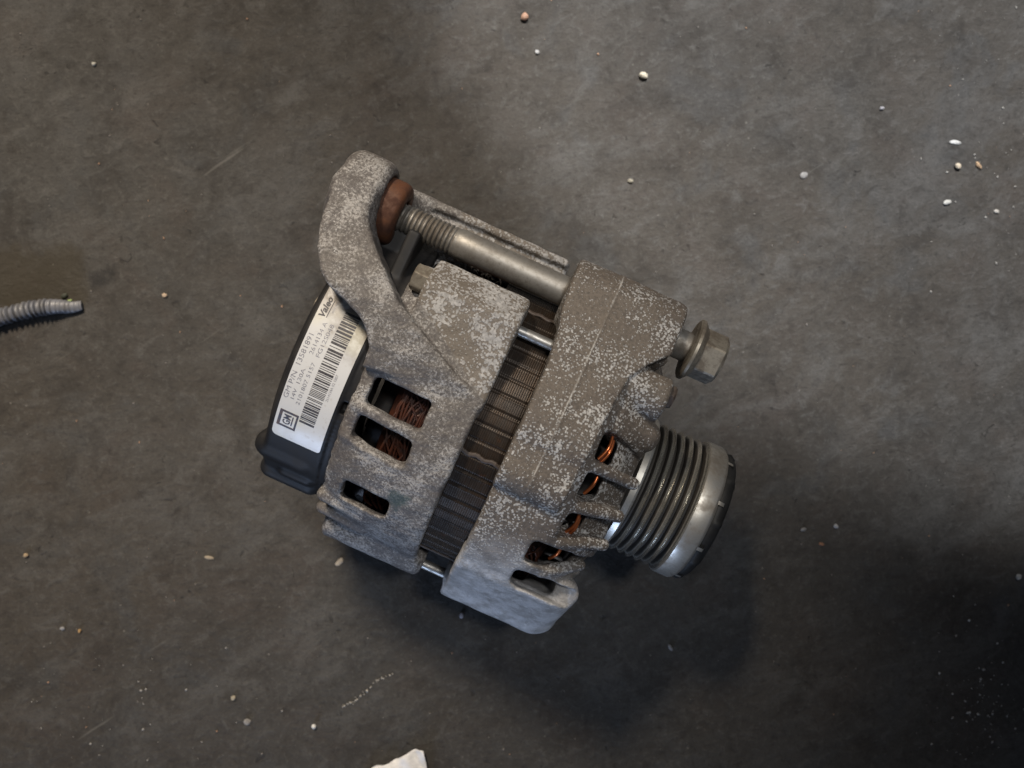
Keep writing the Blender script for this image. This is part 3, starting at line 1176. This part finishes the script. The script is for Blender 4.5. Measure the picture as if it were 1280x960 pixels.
def mat_stone(c):
    k = tuple(round(a, 3) for a in c)
    if k not in PEB:
        n = NT("stone_%d" % len(PEB))
        PEB[k] = n.set(n.mix(n.ramp(n.noise(700, 3, 0.6), 0.35, 0.7), c, tuple(a * 0.6 for a in c)), 0.7)
    return PEB[k]


def pebble_mesh(a, b, hgt, seed, name):
    bm = bmesh.new()
    bmesh.ops.create_icosphere(bm, subdivisions=2, radius=1)
    bmesh.ops.scale(bm, vec=(0.80, 0.80, 0.72), verts=bm.verts)
    rg = random.Random(seed)
    k = [Vector((rg.gauss(0, 1), rg.gauss(0, 1), rg.gauss(0, 1))) * 1.6 for _ in range(4)]
    for v in bm.verts:
        s = 1 + 0.16 * sum(math.sin(v.co.dot(q_) + i) for i, q_ in enumerate(k)) + rg.uniform(-0.10, 0.10)
        v.co = Vector((v.co.x * a * s, v.co.y * b * s, v.co.z * hgt * s)) * S
    lo = min(v.co.z for v in bm.verts)
    for v in bm.verts:
        v.co.z -= lo + 0.0001
    me = bpy.data.meshes.new(name)
    bm.to_mesh(me)
    bm.free()
    return me


stones = [
    # name, px, py, half length, half width, half height, turn, colour, label, category
    ("pebble", 656, 22, 2.7, 1.9, 1.5, 70, (0.46, 0.27, 0.18), "orange pink pebble near the top edge of the floor", "pebble"),
    ("pebble", 803, 96, 2.6, 1.9, 1.6, -30, (0.72, 0.66, 0.52), "cream pebble alone in the paler floor above the alternator's front lug", "pebble"),
    ("pebble", 672, 65, 1.3, 1.2, 0.9, 0, (0.48, 0.48, 0.48), "small grey white pebble just below the orange pink one", "pebble"),
    ("paint_flake", 1194, 178, 3.4, 1.2, 0.5, -8, (0.74, 0.74, 0.72), "thin white flake at the right, above a round cream pebble", "flake"),
    ("pebble", 1197, 208, 1.8, 1.6, 1.3, 0, (0.68, 0.58, 0.44), "round cream pebble below the white flake at the right", "pebble"),
    ("wood_chip", 1222, 207, 2.4, 1.0, 0.8, -50, (0.62, 0.42, 0.25), "slender tan chip right of the round cream pebble", "chip"),
    ("pebble", 1183, 253, 2.3, 1.3, 1.0, 20, (0.70, 0.69, 0.64), "white pebble below the round cream pebble at the right", "pebble"),
    ("pebble", 1005, 219, 2.0, 1.7, 0.8, 10, (0.34, 0.33, 0.32), "dull grey pebble left of the white flake, in the upper right", "pebble"),
    ("pebble", 788, 226, 1.5, 1.3, 0.9, 0, (0.34, 0.31, 0.24), "dull tan pebble above the front lug and the bolt head", "pebble"),
    ("pebble", 1102, 136, 1.2, 1.1, 0.8, 0, (0.50, 0.49, 0.52), "tiny pale pebble up and left of the white flake", "pebble"),
    ("pebble", 1245, 265, 1.6, 1.0, 0.7, -25, (0.60, 0.56, 0.50), "pale pebble at the right edge, lowest of the upper right group", "pebble"),
    ("pebble", 393, 908, 1.5, 1.4, 1.2, 0, (0.80, 0.80, 0.78), "bright white bead sized pebble left of the white paper", "pebble"),
    ("wood_chip", 425, 702, 2.8, 1.5, 0.6, 40, (0.46, 0.40, 0.32), "beige flat chip beside the rear housing's lower end", "chip"),
    ("wood_chip", 262, 697, 2.4, 1.2, 0.5, -12, (0.36, 0.30, 0.22), "tan sliver on the bare floor left of the beige flat chip", "chip"),
    ("pebble", 310, 902, 1.9, 1.7, 0.8, 10, (0.30, 0.29, 0.28), "dull grey pebble left of the bright white one", "pebble"),
    ("pebble", 33, 694, 1.4, 1.2, 0.9, 0, (0.48, 0.36, 0.22), "ochre pebble near the left edge, below the hose", "pebble"),
    ("pebble", 79, 785, 1.3, 1.1, 0.8, 0, (0.40, 0.40, 0.41), "grey pebble at the left, beside an orange one", "pebble"),
    ("pebble", 100, 788, 1.3, 1.1, 0.8, 0, (0.52, 0.33, 0.14), "small orange pebble at the left, right of a grey one", "pebble"),
    ("pebble", 292, 872, 1.4, 1.2, 0.9, 30, (0.45, 0.40, 0.30), "small tan pebble above the dull grey one, lower left", "pebble"),
    ("pebble", 206, 369, 1.2, 1.0, 0.8, 0, (0.62, 0.47, 0.33), "small tan pebble between the hose end and the alternator's label", "pebble"),
    ("pebble", 118, 80, 1.2, 1.0, 0.8, 0, (0.55, 0.54, 0.48), "small pale pebble near the top left corner", "pebble"),
    ("pebble", 1045, 657, 1.5, 1.3, 0.9, 15, (0.46, 0.46, 0.47), "light grey pebble on the dark floor right of the pulley", "pebble"),
    ("pebble", 1005, 662, 1.9, 1.1, 0.7, 10, (0.26, 0.26, 0.26), "dull grey pebble between the pulley and the light grey one", "pebble"),
    ("pebble", 1026, 680, 1.4, 1.0, 0.7, 0, (0.34, 0.18, 0.11), "rust coloured pebble under the light grey one, right of the pulley", "pebble"),
    ("pebble", 838, 809, 1.8, 1.0, 0.8, -60, (0.34, 0.34, 0.36), "grey pebble in the shadow below the pulley", "pebble"),
    ("pebble", 577, 769, 1.5, 1.1, 0.9, 80, (0.42, 0.43, 0.52), "bluish pebble close under the front housing's bottom edge", "pebble"),
    ("pebble", 1273, 720, 1.8, 1.7, 1.0, 0, (0.38, 0.38, 0.37), "grey pebble at the right edge of the dark floor", "pebble"),
]
for i, (nm, px, py, a, b, hh, rt, c, lab, cat) in enumerate(stones):
    x, y = fl(px, py)
    o = obj(nm, pebble_mesh(a, b, hh, i + 3, nm), mat_stone(tuple(0.74 * q_ for q_ in c)), smooth=False)
    o.location = (x, y, 0)
    o.rotation_euler = (0, 0, math.radians(rt))
    tag(o, lab, cat, "crumbs and chips scattered on the floor")

# fine grit: too many to count
gm = []
oct_v = np.array([(1, 0, 0), (-1, 0, 0), (0, 1, 0), (0, -1, 0), (0, 0, 1), (0, 0, -1)], float)
oct_f = np.array([(0, 2, 4), (2, 1, 4), (1, 3, 4), (3, 0, 4), (2, 0, 5), (1, 2, 5), (3, 1, 5), (0, 3, 5)])


def grit(n, sampler, lo, hi, mat, name, lab):
    parts = []
    for i in range(n):
        px, py = sampler()
        x, y = fl(px, py)
        s = lo + (hi - lo) * random.random() ** 3
        a = random.uniform(0, 6.28)
        v = oct_v * np.array([s * random.uniform(0.8, 1.5), s * random.uniform(0.6, 1.0), s * 0.6]) * S
        v = v * (1 + rng.normal(0, 0.15, v.shape))
        v = np.stack([v[:, 0] * math.cos(a) - v[:, 1] * math.sin(a) + x, v[:, 0] * math.sin(a) + v[:, 1] * math.cos(a) + y, v[:, 2] + s * 0.4 * S], 1)
        parts.append((v, oct_f))
    v, q = join(parts)
    o = obj(name, mesh_np(name, v, q), mat, smooth=False)
    o['kind'] = 'stuff'
    o['label'] = lab
    return o


grit(300, lambda: (random.uniform(-20, 1300), random.uniform(-20, 980)), 0.15, 0.6, mat_stone((0.24, 0.22, 0.20)), "grit", "fine pale grit scattered over the whole floor")
grit(90, lambda: (random.uniform(-20, 1300), random.uniform(-20, 980)), 0.2, 0.8, mat_stone((0.36, 0.22, 0.14)), "grit", "fine rust and tan grit scattered over the floor")
grit(110, lambda: (random.gauss(1225, 32), random.gauss(872, 48)), 0.15, 0.85, mat_stone((0.50, 0.49, 0.47)), "grit", "white crumbs gathered in the lower right corner")
grit(60, lambda: (random.gauss(150, 110), random.gauss(890, 60)), 0.18, 0.9, mat_stone((0.46, 0.45, 0.43)), "grit", "pale crumbs in the lower left corner")
grit(70, lambda: (random.gauss(1230, 50), random.gauss(150, 90)), 0.18, 0.8, mat_stone((0.44, 0.42, 0.38)), "grit", "pale crumbs in the upper right corner")
# the short row of crumbs below the alternator


def row():
    t = random.random()
    return (428 + 66 * t + random.gauss(0, 1.2), 884 - 46 * t + 3 * math.sin(t * 7) + random.gauss(0, 1.2))


grit(46, row, 0.3, 0.8, mat_stone((0.40, 0.38, 0.34)), "grit", "short slanting row of pale crumbs below the alternator")

# --- white paper scrap at the bottom edge
out = [(440, 985), (452, 966), (466, 957), (482, 953), (498, 946), (512, 938), (521, 934), (530, 936), (533, 950), (536, 968), (541, 990), (500, 1006), (462, 1002)]
bm = bmesh.new()
pts = [fl(*p) for p in out]
bm.faces.new([bm.verts.new((p[0], p[1], 0)) for p in pts])
bmesh.ops.triangulate(bm, faces=bm.faces)
bmesh.ops.subdivide_edges(bm, edges=bm.edges, cuts=5, use_grid_fill=True)
for v in bm.verts:
    X, Y = v.co.x * 1000, v.co.y * 1000
    v.co.z = (1.8 + 1.1 * math.sin(0.55 * X + 0.3 * Y) + 0.8 * abs(math.sin(0.33 * Y - 0.42 * X + 1)) + 0.35 * math.sin(1.3 * X)) * S
ex = bmesh.ops.extrude_face_region(bm, geom=list(bm.faces))
for v in [g for g in ex['geom'] if isinstance(g, bmesh.types.BMVert)]:
    v.co.z += 0.25 * S
bmesh.ops.recalc_face_normals(bm, faces=bm.faces)
me = bpy.data.meshes.new("paper_scrap")
bm.to_mesh(me)
bm.free()
paper = obj("paper_scrap", me, mat_plain("white_paper", (0.74, 0.74, 0.74), 0.7, dirt=(0.50, 0.50, 0.52), dirt_amt=0.6, scale=120))
tag(paper, "torn crumpled white paper scrap at the bottom edge of the floor", "paper")

# --- end of a corrugated hose coming in from the left
path = [(-60, 416), (-30, 408), (0, 399), (20, 393), (40, 388), (58, 385), (75, 384), (90, 384), (104, 382)]


def hose_pt(t):
    f = t * (len(path) - 1)
    i = min(int(f), len(path) - 2)
    f -= i
    p0, p1, p2, p3 = [np.array(path[max(0, min(len(path) - 1, i + k))], float) for k in (-1, 0, 1, 2)]
    return 0.5 * ((2 * p1) + (-p0 + p2) * f + (2 * p0 - 5 * p1 + 4 * p2 - p3) * f * f + (-p0 + 3 * p1 - 3 * p2 + p3) * f ** 3)


NH, KH = 190, 24
vv, qq = [], []
for i in range(NH):
    t = i / (NH - 1)
    p = hose_pt(t)
    p2 = hose_pt(min(1, t + 0.01)) - hose_pt(max(0, t - 0.01))
    c = fl(*p)
    tx, ty = p2[0], -p2[1]
    ln = math.hypot(tx, ty)
    nx_, ny_ = -ty / ln, tx / ln
    s = max(0.0, (t - 0.66) / 0.34)
    arc = t * 64.0
    wav = math.sin(arc * 2 * math.pi / 2.75 + 0.5 * math.sin(arc * 0.9))
    ridge = (0.5 + 0.12 * math.sin(arc * 1.7)) * max(0.12, min(1.0, (0.74 - t) * 9)) * max(-0.6, min(1.0, wav * 1.8))
    w = (3.9 - 1.7 * s ** 1.4 + ridge)
    hz = (3.3 * (1 - s) + 1.0 * s + ridge)
    for k in range(KH):
        b = 2 * math.pi * k / KH
        off = w * math.cos(b) * (1 + 0.14 * math.sin(19 * t + 3 * b) * s)
        z = hz * math.sin(b) + hz * 0.96 + 0.25
        vv.append(((c[0] + nx_ * off * S), (c[1] + ny_ * off * S), z * S))
for i in range(NH - 1):
    for k in range(KH):
        qq.append((i * KH + k, i * KH + (k + 1) % KH, (i + 1) * KH + (k + 1) % KH, (i + 1) * KH + k))
hose = obj("corrugated_hose", mesh_np("corrugated_hose", vv, qq), mat_plain("grey_hose_plastic", (0.135, 0.142, 0.165), 0.42, dirt=(0.07, 0.065, 0.06), dirt_amt=0.6, scale=180))
autosmooth(hose, 60)
tag(hose, "flattened end of a grey corrugated hose entering from the left edge", "hose")
for nm, px, py, a, b, hh, rt, c, lab, cat in (
        ("wood_chip", 75, 379, 2.0, 0.9, 0.6, -50, (0.50, 0.27, 0.12), "orange chip lying against the hose end", "chip"),
        ("leaf_fragment", 88, 376, 1.7, 1.0, 0.5, 35, (0.26, 0.34, 0.12), "tiny green leaf scrap beside the hose end", "leaf"),
        ("paint_flake", 44, 379, 2.4, 0.9, 0.5, 5, (0.36, 0.36, 0.35), "pale grey flake along the hose's upper side", "flake"),
        ("bark_crumb", 81, 370, 2.0, 1.3, 0.9, 20, (0.03, 0.035, 0.022), "dark crumb above the orange chip by the hose", "crumb")):
    x, y = fl(px, py)
    o = obj(nm, pebble_mesh(a, b, hh, px, nm), mat_stone(c))
    o.location = (x, y, 0.0)
    o.rotation_euler = (0, 0, math.radians(rt))
    tag(o, lab, cat, "bits of debris beside the hose")
